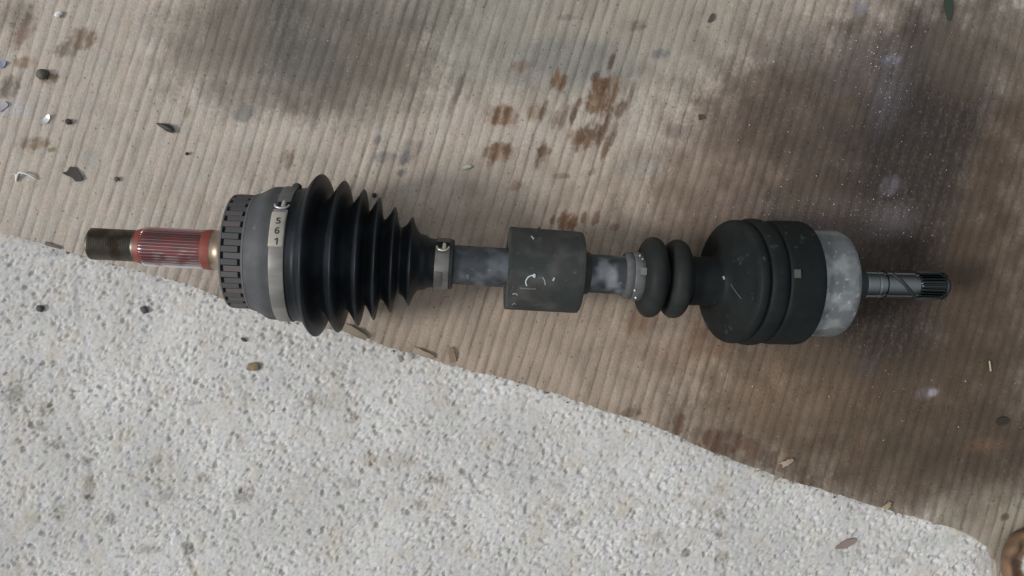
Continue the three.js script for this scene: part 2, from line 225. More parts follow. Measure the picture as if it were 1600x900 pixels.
    const dk = 1 - 0.42 * (0.35 + 0.65 * sstep(0.08, 0.25, R[q * 3])) * clamp(inV * run * (0.55 + 0.6 * hash(k, 7, 2)));
    // fine specks
    const sp = noise(x * 700, z * 700), sp2 = noise(x * 330 + 4, z * 330);
    const speck = 1 - 0.5 * sstep(0.44, 0.54, sp2) - 0.12 * sstep(0.35, 0.6, sp);
    const lum = (R[q * 3] + R[q * 3 + 1]) * 0.5;
    const chalk = (0.012 + 0.05 * (lum < 0.14 ? 1 : 0.4)) * sstep(0.42, 0.6, noise(x * 640 + 31, z * 640));
    const grain = 1 + 0.15 * noise(x * 560 + 9, z * 560) + 0.24 * noise(x * 1100, z * 1100);
    for (let c = 0; c < 3; c++) data[q * 4 + c] = clamp(toS((R[q * 3 + c] * dk * speck + chalk) * grain), 0, 255);
    data[q * 4 + 3] = 255;
    const h = 128 + 70 * noise(x * 800, z * 800) + 50 * noise(f * 7, sAl * 110) - 40 * sstep(0.47, 0.56, sp2);
    bump[q * 4] = bump[q * 4 + 1] = bump[q * 4 + 2] = clamp(h, 0, 255); bump[q * 4 + 3] = 255;
  }
  const tex = (d, srgb) => { const t = new THREE.DataTexture(d, TW, TH, THREE.RGBAFormat); if (srgb) t.colorSpace = THREE.SRGBColorSpace; t.magFilter = THREE.LinearFilter; t.minFilter = THREE.LinearMipmapLinearFilter; t.generateMipmaps = true; t.needsUpdate = true; return t; };
  const mat = new THREE.MeshStandardMaterial({ map: tex(data, true), bumpMap: tex(bump, false), bumpScale: 0.0005, roughness: 0.9 });
  // the sheet: relief on top, a cut edge all round, a flat underside
  const nx = 820, nz = 500, P = [], U = [], I = [];
  for (let j = 0; j <= nz; j++) for (let i = 0; i <= nx; i++) {
    const x = lerp(X0, X1, i / nx), ez = edgeZ(x), z = Math.min(ez, lerp(Z0, Z1, j / nz));
    P.push(x, CARD + cardHeight(x, z) + 0.0022 * Math.max(0, 0.4 + fbm(x * 18, 1.7, 2)) * Math.pow(clamp(1 - (ez - z) / 0.02), 2), z); U.push((x - X0) / (X1 - X0), (z - Z0) / (Z1 - Z0));
  }
  for (let j = 0; j < nz; j++) for (let i = 0; i < nx; i++) { const a = j * (nx + 1) + i, b = a + nx + 1; if (P[a * 3 + 2] < P[b * 3 + 2]) I.push(a, b, a + 1); if (P[(a + 1) * 3 + 2] < P[(b + 1) * 3 + 2]) I.push(a + 1, b, b + 1); }
  const rim = []; for (let i = 0; i <= nx; i++) rim.push(nz * (nx + 1) + i); for (let j = nz; j >= 0; j--) rim.push(j * (nx + 1) + nx); for (let i = nx; i >= 0; i--) rim.push(i); for (let j = 0; j <= nz; j++) rim.push(j * (nx + 1));
  const b0 = P.length / 3; rim.forEach((v) => { for (const y of [P[v * 3 + 1], 0.0012]) { P.push(P[v * 3], y, P[v * 3 + 2]); U.push(U[v * 2], U[v * 2 + 1]); } });
  for (let k = 0; k < rim.length - 1; k++) { const a = b0 + 2 * k; I.push(a, a + 1, a + 2, a + 2, a + 1, a + 3); }
  const g = new THREE.BufferGeometry(); g.setAttribute('position', new THREE.Float32BufferAttribute(P, 3)); g.setAttribute('uv', new THREE.Float32BufferAttribute(U, 2)); g.setIndex(I); g.computeVertexNormals();
  const board = new THREE.Group(); board.name = 'cardboard_sheet'; scene.add(board);
  mesh('sheet', g, mat, board);
  tag(board, 'flattened oil-stained corrugated cardboard sheet lying on the concrete floor', 'cardboard');
  // torn liner flaps along the cut edge: [u, v, length px, width px, turn, lift, sRGB]
  const flap = (u, v, len, wid, turn, lift, c) => {
    const k = CAMH / FPX, L = len * k, W = wid * k, n = 8, m = 4, pp = [], ii = [];
    for (let i = 0; i <= n; i++) for (let j = 0; j <= m; j++) { const a = i / n, b = j / m - 0.5; pp.push((a - 0.5) * L + 0.0006 * noise(i * 0.9 + u, j), lift * Math.sin(a * 2.4) + 0.0005 * noise(i, j * 2 + v), b * W * (1 - 0.45 * a * a) + 0.001 * noise(i * 0.7, v)); }
    const base2 = pp.length / 3; for (let i = 0; i < base2; i++) pp.push(pp[i * 3], pp[i * 3 + 1] - 0.0005, pp[i * 3 + 2]);
    for (let i = 0; i < n; i++) for (let j = 0; j < m; j++) { const a = i * (m + 1) + j, b = a + m + 1; ii.push(a, a + 1, b, b, a + 1, b + 1, a + base2, b + base2, a + 1 + base2, b + base2, b + 1 + base2, a + 1 + base2); }
    for (let i = 0; i < n; i++) for (const j of [0, m]) { const a = i * (m + 1) + j, b = a + m + 1; ii.push(a, b, a + base2, b, b + base2, a + base2); }
    const fg = new THREE.BufferGeometry(); fg.setAttribute('position', new THREE.Float32BufferAttribute(pp, 3)); fg.setIndex(ii); fg.computeVertexNormals();
    const f = mesh('torn_flap', fg, std(...c.map((e) => toLin(e) / 1.24), 0.95), board), p = at(u, v, CARD);
    f.position.set(p.x, CARD + 0.0009, p.z); f.rotation.y = turn;
  };
  flap(706, 554, 24, 11, 1.75, 0.0018, [142, 122, 107]); flap(662, 552, 34, 10, -0.35, 0.0024, [164, 148, 132]); flap(556, 519, 40, 13, -0.45, 0.0035, [150, 138, 122]);
  flap(1228, 722, 22, 9, 0.5, 0.0024, [168, 148, 130]); flap(1218, 731, 14, 7, 1.2, 0.0010, [112, 98, 88]); flap(1385, 789, 14, 8, 0.9, 0.0018, [160, 146, 116]); flap(1214, 744, 8, 10, 0.2, 0.0006, [138, 132, 126]);
  flap(84, 384, 26, 5, -0.3, 0.0010, [112, 104, 98]); flap(627, 560, 8, 12, 0.3, 0.001, [138, 132, 126]);
}

// ---------------------------------------------------------------- the drive axle
const axle = new THREE.Group(); axle.name = 'drive_axle'; scene.add(axle);
{ const p = at(840, 425, 0); axle.position.set(p.x, CARD, p.z); }
tag(axle, 'used car drive axle with ribbed rubber boots lying across cardboard and concrete', 'drive axle');
function frame(a, b) {           // a, b: [u, v, height] of two points on the axis
  const A = at(...a), B = at(...b), x = B.clone().sub(A).normalize(), z = new THREE.Vector3(0, 0, 1).addScaledVector(x, -x.z).normalize(), y = z.clone().cross(x).normalize();
  const m = new THREE.Matrix4().makeBasis(x, y, z);
  const F = { A, x, y, z, q: new THREE.Quaternion().setFromRotationMatrix(m) };
  F.s = (u) => { let lo = -1, hi = 1.2; for (let i = 0; i < 40; i++) { const c = (lo + hi) / 2; if (toPx(A.clone().addScaledVector(x, c))[0] < u) lo = c; else hi = c; } return (lo + hi) / 2; };
  F.r = (u, px) => px * toPx(A.clone().addScaledVector(x, F.s(u)))[2] / FPX;
  return F;
}
const FL = frame([141, 380.5, 0.0755], [500, 399.5, 0.0668]);
const FS = frame([560, 403.5, 0.0655], [1120, 440, 0.0537]);
const FR = frame([1120, 439.5, 0.0537], [1480, 447, 0.0455]);
function part(name, geo, mat, F, parent = axle) {
  const m = mesh(name, geo, mat, parent);
  if (F && parent === axle) { m.position.copy(F.A).sub(axle.position); m.quaternion.copy(F.q); }
  return m;
}
// surface of revolution along local x; profile rows [u, radius px, shear]
function revolve(F, prof, o = {}) {
  let pts = prof.map(([u, r, sh = 0]) => [F.s(u), F.r(u, r), sh]);
  if (o.smooth) {
    const c = new THREE.CatmullRomCurve3(pts.map((p) => new THREE.Vector3(p[0], p[1], p[2] * 0.01)), false, 'centripetal');
    pts = c.getPoints((pts.length - 1) * (o.smooth)).map((v) => [v.x, Math.max(0, v.y), v.z * 100]);
  }
  const res = o.res ?? 0.0016, rows = [pts[0]];
  for (let i = 1; i < pts.length; i++) { const a = pts[i - 1], b = pts[i], n = Math.max(1, Math.round(Math.hypot(b[0] - a[0], b[1] - a[1]) / res)); for (let k = 1; k <= n; k++) rows.push([0, 1, 2].map((e) => lerp(a[e], b[e], k / n))); }
  const N = o.seg ?? 128, P = [], C = [], U = [], I = [];
  rows.forEach(([s, r, sh]) => { for (let k = 0; k <= N; k++) {
    const ph = k / N * 2 * Math.PI, rr = r + (o.mod ? o.mod(s, ph, r) : 0), cy = Math.cos(ph), cz = Math.sin(ph);
    P.push(s + sh * rr * cy, rr * cy, rr * cz); U.push(s, ph * r);
    const pc = k === N ? 0 : ph;
    if (o.col) C.push(...o.col(s, pc, r)); } });
  for (let i = 0; i < rows.length - 1; i++) for (let k = 0; k < N; k++) { const a = i * (N + 1) + k, b = a + N + 1; I.push(a, a + 1, b, b, a + 1, b + 1); }
  let g = new THREE.BufferGeometry(); g.setAttribute('position', new THREE.Float32BufferAttribute(P, 3)); g.setAttribute('uv', new THREE.Float32BufferAttribute(U, 2));
  if (o.col) g.setAttribute('color', new THREE.Float32BufferAttribute(C, 3));
  g.setIndex(I);
  return creased(g, o.crease ?? 0.55);
}
// matrix of a spot on the surface: x around the axis (to +angle), y outward, z along the axis
function spot(F, u, rpx, ph, lift = 0) {
  const s = F.s(u), r = F.r(u, rpx) + lift, c = Math.cos(ph), n = Math.sin(ph);
  return new THREE.Matrix4().makeBasis(new THREE.Vector3(0, -n, c), new THREE.Vector3(0, c, n), new THREE.Vector3(1, 0, 0).negate()).setPosition(s, r * c, r * n);
}
// noise on a surface of revolution without a seam
const noise3 = (x, y, z) => {   // value noise in space, about -1..1
  const xi = Math.floor(x), yi = Math.floor(y), zi = Math.floor(z), f = (t) => t * t * (3 - 2 * t), fx = f(x - xi), fy = f(y - yi), fz = f(z - zi);
  const h = (a, b, c) => PERM[PERM[PERM[(xi + a) & 255] + ((yi + b) & 255)] + ((zi + c) & 255)] / 127.5 - 1;
  const e = (c) => lerp(lerp(h(0, 0, c), h(1, 0, c), fx), lerp(h(0, 1, c), h(1, 1, c), fx), fy);
  return lerp(e(0), e(1), fz);
};
const skin = (s, ph, r, f, o = 3, k = 0) => { let x = s * f + k * 1.7 + 40, y = Math.cos(ph) * r * f + 40, z = Math.sin(ph) * r * f + 40, v = 0, a = 0.62; for (let i = 0; i < o; i++) { v += a * noise3(x, y, z); x = x * 2.03 + 11; y = y * 2.03 + 5; z = z * 2.03 + 3; a *= 0.55; } return v; };
function mottled(base, spotc, f, lo, hi, amt, extra) {
  return (s, ph, r) => { const n = skin(s, ph, r, f), t = amt * sstep(lo, hi, n), m = 1 + 0.16 * skin(s, ph, r, f * 5, 2, 20); const c = [0, 1, 2].map((e) => lerp(base[e], spotc[e], t) * m); return extra ? extra(c, s, ph, r) : c; };
}
const matte = (rough, spec) => new THREE.MeshPhysicalMaterial({ vertexColors: true, roughness: rough, specularIntensity: spec });
const vmat = (rough, metal = 0, e = {}) => new THREE.MeshStandardMaterial({ vertexColors: true, roughness: rough, metalness: metal, ...e });
const PX = 0.59 / FPX;           // one photo pixel at the height of the axle

// --- wheel end: threaded tip, splines, painted collars
{
  const prof = [[140, 0], [140, 19], [144, 24.6]]; for (let u = 146; u < 213; u += 2.6) prof.push([u, 24.8], [u + 1.3, 23.6]); prof.push([214, 24.2], [217, 24.4]);
  part('threaded_tip', revolve(FL, prof, { res: 0.004, seg: 96, crease: 0.9, col: mottled([0.17, 0.155, 0.13], [0.10, 0.075, 0.05], 90, -0.1, 0.4, 0.8) }), vmat(0.42, 0.85), FL);
  const red = mottled([0.23, 0.045, 0.030], [0.17, 0.075, 0.05], 160, -0.1, 0.5, 0.8);
  part('painted_collar', revolve(FL, [[216, 24], [217, 26.2], [222, 27.5], [227, 28.4]], { col: red, seg: 96 }), vmat(0.5, 0.05), FL);
  part('spline_root', revolve(FL, [[226, 28.7], [324, 28.9]], { col: mottled([0.17, 0.032, 0.026], [0.07, 0.04, 0.04], 160, -0.3, 0.4, 0.8), seg: 96 }), vmat(0.5, 0.15), FL);
  const T = 38, P = [], C = [], I = [];
  const s0 = FL.s(227), s1 = FL.s(321), r0 = FL.r(270, 28.2), r1 = FL.r(270, 30.6);
  for (let t = 0; t < T; t++) { const a = t / T * 2 * Math.PI, wB = 0.55 * Math.PI / T, wT = 0.28 * Math.PI / T, n = 24;
    for (let i = 0; i <= n; i++) { const s = lerp(s0, s1, i / n), e = i === 0 || i === n ? 0.35 : 1;
      for (const [da, r] of [[-wB, r0], [-wT, lerp(r0, r1, e)], [wT, lerp(r0, r1, e)], [wB, r0]]) {
        P.push(s, r * Math.cos(a + da), r * Math.sin(a + da));
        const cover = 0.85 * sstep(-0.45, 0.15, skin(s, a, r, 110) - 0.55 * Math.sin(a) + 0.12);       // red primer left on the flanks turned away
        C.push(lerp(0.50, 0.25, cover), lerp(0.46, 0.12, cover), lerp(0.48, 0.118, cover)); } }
    const o = t * (n + 1) * 4; for (let i = 0; i < n; i++) for (let j = 0; j < 3; j++) { const p = o + i * 4 + j, q = p + 4; I.push(p, p + 1, q, q, p + 1, q + 1); } }
  let g = new THREE.BufferGeometry(); g.setAttribute('position', new THREE.Float32BufferAttribute(P, 3)); g.setAttribute('color', new THREE.Float32BufferAttribute(C, 3)); g.setIndex(I); g = creased(g, 0.4);
  part('splines', g, vmat(0.3, 0.8), FL);
  part('painted_collar', revolve(FL, [[320, 29], [321.5, 31], [328, 31.6], [335, 31.4]], { col: red, seg: 96 }), vmat(0.5, 0.05), FL).userData.label = 'red painted collar behind the splines';
  part('stub_neck', revolve(FL, [[334, 31], [340, 31], [346, 32.5], [352, 36], [358, 44], [364, 60], [369, 82]], { smooth: 3, col: mottled([0.36, 0.29, 0.23], [0.22, 0.15, 0.10], 70, -0.2, 0.4, 0.7), seg: 96 }), vmat(0.38, 0.75), FL);
}
// --- toothed sensor ring: base drum, two rims and staggered teeth with open notches
{
  const dirt = mottled([0.105, 0.103, 0.105], [0.13, 0.10, 0.09], 60, 0, 0.5, 0.6);
  const ring = part('sensor_ring', revolve(FL, [[368, 60], [368, 79], [369, 79.5], [402, 80], [402, 60]], { col: dirt }), vmat(0.85), FL);
  part('ring_edge', revolve(FL, [[367, 80], [367, 87], [368, 88], [370, 88.4], [371, 78]], { col: dirt }), vmat(0.75, 0.2), FL, ring);
  part('ring_edge', revolve(FL, [[399.5, 78], [400, 90], [403, 91], [404, 90], [404, 80]], { col: dirt }), vmat(0.75, 0.2), FL, ring);
  const N = 58, tooth = (ua, ub, rp) => {
    const sa = FL.s(ua), sb = FL.s(ub), h = Math.PI / N * 0.985, ri = FL.r(385, 79), ro = FL.r(385, rp), pr = [];
    const sh = new THREE.Shape(); sh.moveTo(-Math.sin(h) * ri, Math.cos(h) * ri); sh.lineTo(Math.sin(h) * ri, Math.cos(h) * ri); sh.lineTo(Math.sin(h * 0.9) * ro, Math.cos(h) * ro); sh.lineTo(0, ro * 1.0005); sh.lineTo(-Math.sin(h * 0.9) * ro, Math.cos(h) * ro); sh.closePath();
    const g = new THREE.ExtrudeGeometry(sh, { depth: sb - sa, bevelEnabled: false }); g.rotateY(Math.PI / 2); g.translate(sa, 0, 0); return g;
  };
  const gA = tooth(375.2, 399.6, 89), gB = tooth(370.6, 395, 88.5), mats = [[0.085, 0.085, 0.088], [0.105, 0.098, 0.097], [0.12, 0.104, 0.1], [0.075, 0.077, 0.08]].map((c) => std(...c, 0.8, 0.15));
  for (let i = 0; i < N; i++) { const t = mesh('tooth', i % 2 ? gA : gB, mats[Math.floor(rnd() * 4)], ring); t.rotation.x = i / N * 2 * Math.PI; }
}
// --- outer joint, its clamp and the big bellows
{
  const dust = mottled([0.068, 0.072, 0.076], [0.102, 0.104, 0.106], 45, -0.15, 0.5, 0.7, (c, s, ph, r) => { const k = sstep(0.55, 0.7, skin(s, ph, r, 260, 2, 4)); return c.map((e) => lerp(e, 0.22, 0.5 * k)); });
  part('joint_housing', revolve(FL, [[402, 70], [402, 89], [404, 91], [409, 92.5], [416, 96], [424, 101], [429, 103], [434, 103.6], [448, 103.2]], { res: 0.0012, seg: 192, col: dust, crease: 0.35 }), vmat(0.78, 0.1), FL);
  const crest = (u, r, sh, w, uv, rv) => [[u - w * 1.5, r - 11, sh], [u - w * 0.5, r - 2, sh], [u, r, sh], [u + w * 0.3, r - 1.5, sh], [u + w * 0.8, r - 10, sh], [uv, rv, sh]];
  const prof = [[444, 103], [466, 103.2, 0], [476, 104, 0], [483, 107, -0.02], ...crest(501, 126.5, -0.06, 7, 514, 90), ...crest(535, 118.5, -0.01, 6, 546, 82), ...crest(565, 107, 0.03, 5, 574, 73), ...crest(589, 96, 0.05, 4.6, 598, 62), ...crest(614, 83, 0.05, 4.6, 624, 52), ...crest(642, 69.5, 0.03, 5, 655, 45), [664, 43, 0], [671, 39, 0], [678, 38, 0], [704, 37.5, 0], [707, 36.5, 0], [708, 31, 0]];
  // the bellows bridges the two axes: bend its geometry from one frame into the other
  const g = revolve(FL, prof, { smooth: 4, res: 0.002, seg: 192, crease: 1.2, col: mottled([0.010, 0.0128, 0.0155], [0.023, 0.028, 0.034], 38, -0.1, 0.5, 0.8) });
  const p = g.attributes.position, sA = FL.s(540), sB = FL.s(690), rel = new THREE.Vector3(), fromS = new THREE.Matrix4();
  const toL = new THREE.Matrix4().makeBasis(FL.x, FL.y, FL.z).setPosition(FL.A).invert();
  for (let i = 0; i < p.count; i++) { // blend: centre line goes from the left axis to the shaft axis
    const s = p.getX(i), t = sstep(sA, sB, s); if (t <= 0) continue;
    rel.set(0, p.getY(i), p.getZ(i));
    const c = FL.A.clone().addScaledVector(FL.x, s), u = FS.A.clone().addScaledVector(FS.x, c.clone().sub(FS.A).dot(FS.x));
    const d = u.sub(c).multiplyScalar(t), loc = d.applyMatrix4(new THREE.Matrix4().extractRotation(toL));
    p.setXYZ(i, s + loc.x, rel.y + loc.y, rel.z + loc.z);
  }
  g.computeBoundingSphere(); const gg = creased(g, 1.2);
  part('large_bellows', gg, matte(0.40, 0.3), FL);
}
const clampSteel = (k = 1) => mottled([0.40 * k, 0.39 * k, 0.37 * k], [0.24 * k, 0.225 * k, 0.205 * k], 110, -0.2, 0.45, 0.75);
// a bent ear: a crescent lip at the end of the band and a folded tongue standing in the gap
function earLoop(parent, F, u, rpx, ph, half, len, mat) {
  const M = spot(F, u, rpx, ph, 0.0008), c = new THREE.CatmullRomCurve3([[-len * 0.45, 0.0006, -half], [-len * 0.02, 0.0016, -half * 0.78], [len * 0.24, 0.0022, 0], [-len * 0.02, 0.0016, half * 0.78], [-len * 0.45, 0.0006, half]].map((p) => new THREE.Vector3(...p)));
  const e = mesh('ear', new THREE.TubeGeometry(c, 30, 0.00085, 8), mat, parent); e.applyMatrix4(M);
  const g = new THREE.CylinderGeometry(half * 0.45, half * 0.55, len * 0.9, 12, 1); g.scale(1, 1, 0.7); g.rotateZ(Math.PI / 2); const t = mesh('tab', g, mat, parent); t.applyMatrix4(M.clone().multiply(new THREE.Matrix4().makeTranslation(-len * 0.45, 0.0003, -half * 0.25)));
}
const font = await new FontLoader().loadAsync('fonts/droid/droid_sans_bold.typeface.json');
function strip(F, u0, u1, rpx, th, a0, a1, col, n = 60) { // a curved strip of metal lying on the band
  const P = [], C = [], I = [], sa = F.s(u0), sb = F.s(u1), r0 = F.r(u0, rpx), r1 = r0 + th;
  for (let i = 0; i <= n; i++) { const a = lerp(a0, a1, i / n), c = Math.cos(a), s = Math.sin(a); for (const [x, r] of [[sa, r0], [sa, r1 - th * 0.25], [sa + th * 0.5, r1], [sb - th * 0.5, r1], [sb, r1 - th * 0.25], [sb, r0]]) { P.push(x, r * c, r * s); C.push(...col(x, a, r)); } }
  for (let i = 0; i < n; i++) for (let j = 0; j < 5; j++) { const p = i * 6 + j, q = p + 6; I.push(p, q, p + 1, p + 1, q, q + 1); }
  for (const o of [0, n * 6]) I.push(o, o + 1, o + 2, o, o + 2, o + 3, o, o + 3, o + 4, o, o + 4, o + 5);
  const g = new THREE.BufferGeometry(); g.setAttribute('position', new THREE.Float32BufferAttribute(P, 3)); g.setAttribute('color', new THREE.Float32BufferAttribute(C, 3)); g.setIndex(I); return creased(g, 0.5);
}
{ // large clamp: band, tongue with stamped digits, ear, slotted strap, lug
  const cl = part('large_clamp', strip(FL, 444, 465, 103.4, 0.0011, -0.62, 2.6, clampSteel(0.60), 120), vmat(0.5, 0.2), FL);
  cl.userData.label = 'pale steel band clamp with digits 561 stamped beside its raised ear';
  mesh('strap', strip(FL, 446, 466, 103.4, 0.0009, -3.0, -0.79, mottled([0.13, 0.135, 0.135], [0.19, 0.19, 0.185], 90, 0, 0.5, 0.7), 80), vmat(0.55, 0.4), cl);
  mesh('tongue', strip(FL, 443, 464, 103.4, 0.0020, -0.56, -0.055, mottled([0.40, 0.375, 0.33], [0.30, 0.27, 0.22], 110, -0.2, 0.45, 0.75), 30), vmat(0.5, 0.2), cl);
  earLoop(cl, FL, 455, 103.4, -0.64, 0.0050, 0.0062, std(0.55, 0.54, 0.51, 0.32, 0.6));
  const dark = std(0.035, 0.033, 0.03, 0.8);
  ['5', '6', '1'].forEach((ch, i) => { const g = new TextGeometry(ch, { font, size: 0.0049, depth: 0.0003, curveSegments: 4 }); g.center(); g.rotateX(-Math.PI / 2); g.rotateY(-Math.PI / 2);
    const d = mesh('stamped_digit', g, dark, cl); d.applyMatrix4(new THREE.Matrix4().multiplyMatrices(spot(FL, 454.5, 103.4, -0.42 + i * 0.145, 0.0020), new THREE.Matrix4().makeRotationY(Math.PI))); });
  const lg = new THREE.SphereGeometry(0.0026, 14, 10); lg.scale(1.1, 1, 1.4); const l = mesh('lug', lg, std(0.03, 0.032, 0.032, 0.7), cl); l.applyMatrix4(spot(FL, 462, 103.4, -1.42, 0.0010));
}
{ // small clamp on the bellows' narrow end
  const cl = part('small_clamp', strip(FS, 680, 702, 38.6, 0.0011, -0.60, 2.4, clampSteel(0.5), 60), vmat(0.4, 0.6), FS);
  mesh('strap', strip(FS, 681, 703, 38.4, 0.0009, -3.4, -0.98, mottled([0.10, 0.10, 0.095], [0.16, 0.155, 0.14], 90, 0, 0.5, 0.7), 40), vmat(0.5, 0.5), cl);
  earLoop(cl, FS, 691, 38.6, -0.50, 0.0046, 0.0060, std(0.62, 0.58, 0.48, 0.28, 0.6));
  const ov = mesh('tongue', strip(FS, 681, 693, 38.6, 0.0019, 0.35, 1.0, clampSteel(0.3), 16), vmat(0.45, 0.5), cl);
  part('bellows_rim', revolve(FS, [[699, 36], [701, 38.8], [705, 39], [708, 37.5], [709, 30]], { smooth: 3, col: () => [0.014, 0.016, 0.018], seg: 96 }), vmat(0.6), FS);
}
// --- shaft and damper
{
  const shaftCol = (hi, k) => mottled([0.036, 0.043, 0.051], hi, 62, -0.25, 0.45, k, (c, s, ph, r) => { const e = sstep(0.55, 0.7, skin(s, ph, r, 300, 2, 11)); return c.map((v) => lerp(v, 0.3, 0.5 * e)); });
  part('shaft', revolve(FS, [[704, 30.6], [793, 30.6]], { res: 0.001, seg: 128, col: shaftCol([0.125, 0.14, 0.158], 0.9) }), vmat(0.52, 0.25), FS);
  const rub = mottled([0.039, 0.041, 0.0385], [0.075, 0.076, 0.072], 50, -0.2, 0.45, 0.85, (c, s, ph, r) => { const d = sstep(0.05, 0.4, skin(s, ph, r, 36, 3, 33)), e = sstep(0.55, 0.75, skin(s, ph, r, 300, 3, 5)); return c.map((v, i) => lerp(lerp(v, [0.024, 0.03, 0.029][i], 0.8 * d), 0.13, 0.5 * e)); });
  const dm = part('damper_weight', revolve(FS, [[792, 30], [792, 63.2], [792.8, 64.4], [795, 64.6], [900, 63.6], [904.5, 62.8], [906, 60.5], [906.5, 30]], { res: 0.001, seg: 192, col: rub, crease: 0.3 }), matte(0.7, 0.5), FS);
  dm.userData.label = 'dull black rubber damper cylinder with small white chalk scratches';
  const chalk = std(0.44, 0.50, 0.54, 0.9), stroke = (pts, w, m = chalk) => { // pts: [u at the top of the surface, angle]
    const c = new THREE.CatmullRomCurve3(pts.map(([u, ph]) => { const s = FS.s(u), r = FS.r(u, 64.2) + 0.00005; return new THREE.Vector3(s, r * Math.cos(ph), r * Math.sin(ph)); })); mesh('chalk_mark', new THREE.TubeGeometry(c, 20, w, 6), m, dm); };
  const faint = std(0.22, 0.24, 0.26, 0.9);
  const A = (v) => Math.asin(clamp((v - 420) / 66, -1, 1)), O = 1.5;
  stroke([[827, A(430)], [824, A(431)], [819, A(434)], [816, A(441)], [818, A(447)]].map(([u, a]) => [u + O, a]), 0.0006);
  stroke([[829, A(429)], [827, A(431)], [829, A(433)]].map(([u, a]) => [u + O, a]), 0.0011);
  stroke([[808, A(451)], [820, A(451.5)], [832, A(451)]].map(([u, a]) => [u + O, a]), 0.00025, faint);
  stroke([[840, A(432)], [844, A(438)], [845, A(444)]].map(([u, a]) => [u + O, a]), 0.0006, faint);
  stroke([[858, A(432)], [856, A(437)]].map(([u, a]) => [u + O, a]), 0.0009, std(0.34, 0.35, 0.34, 0.9));
  stroke([[798, A(461)], [803, A(460)], [806, A(462)]].map(([u, a]) => [u + O, a]), 0.0006, std(0.3, 0.3, 0.25, 0.9));
  stroke([[800, A(478)], [803, A(475)], [806, A(477)]].map(([u, a]) => [u + O, a]), 0.0004, faint);
  stroke([[822, A(370)], [826, A(375)]].map(([u, a]) => [u + O, a]), 0.0008, faint);
  const nb = mesh('nub', new THREE.ConeGeometry(0.0014, 0.0028, 8), std(0.04, 0.04, 0.04, 0.8), dm); nb.applyMatrix4(spot(FS, 838, 64.2, -1.52, 0.0008));
  part('dark_ring', revolve(FS, [[906, 36], [914, 33.5], [919, 32.5], [920, 30]], { col: () => [0.014, 0.017, 0.017], seg: 96 }), vmat(0.6), FS);  // near-black tapering ring round the shaft beside the damper
  part('shaft', revolve(FS, [[906, 30], [984, 30]], { res: 0.001, seg: 128, col: shaftCol([0.24, 0.255, 0.27], 1) }), vmat(0.6, 0.2), FS).userData.label = 'dusty grey bare shaft between damper and small bellows';
}
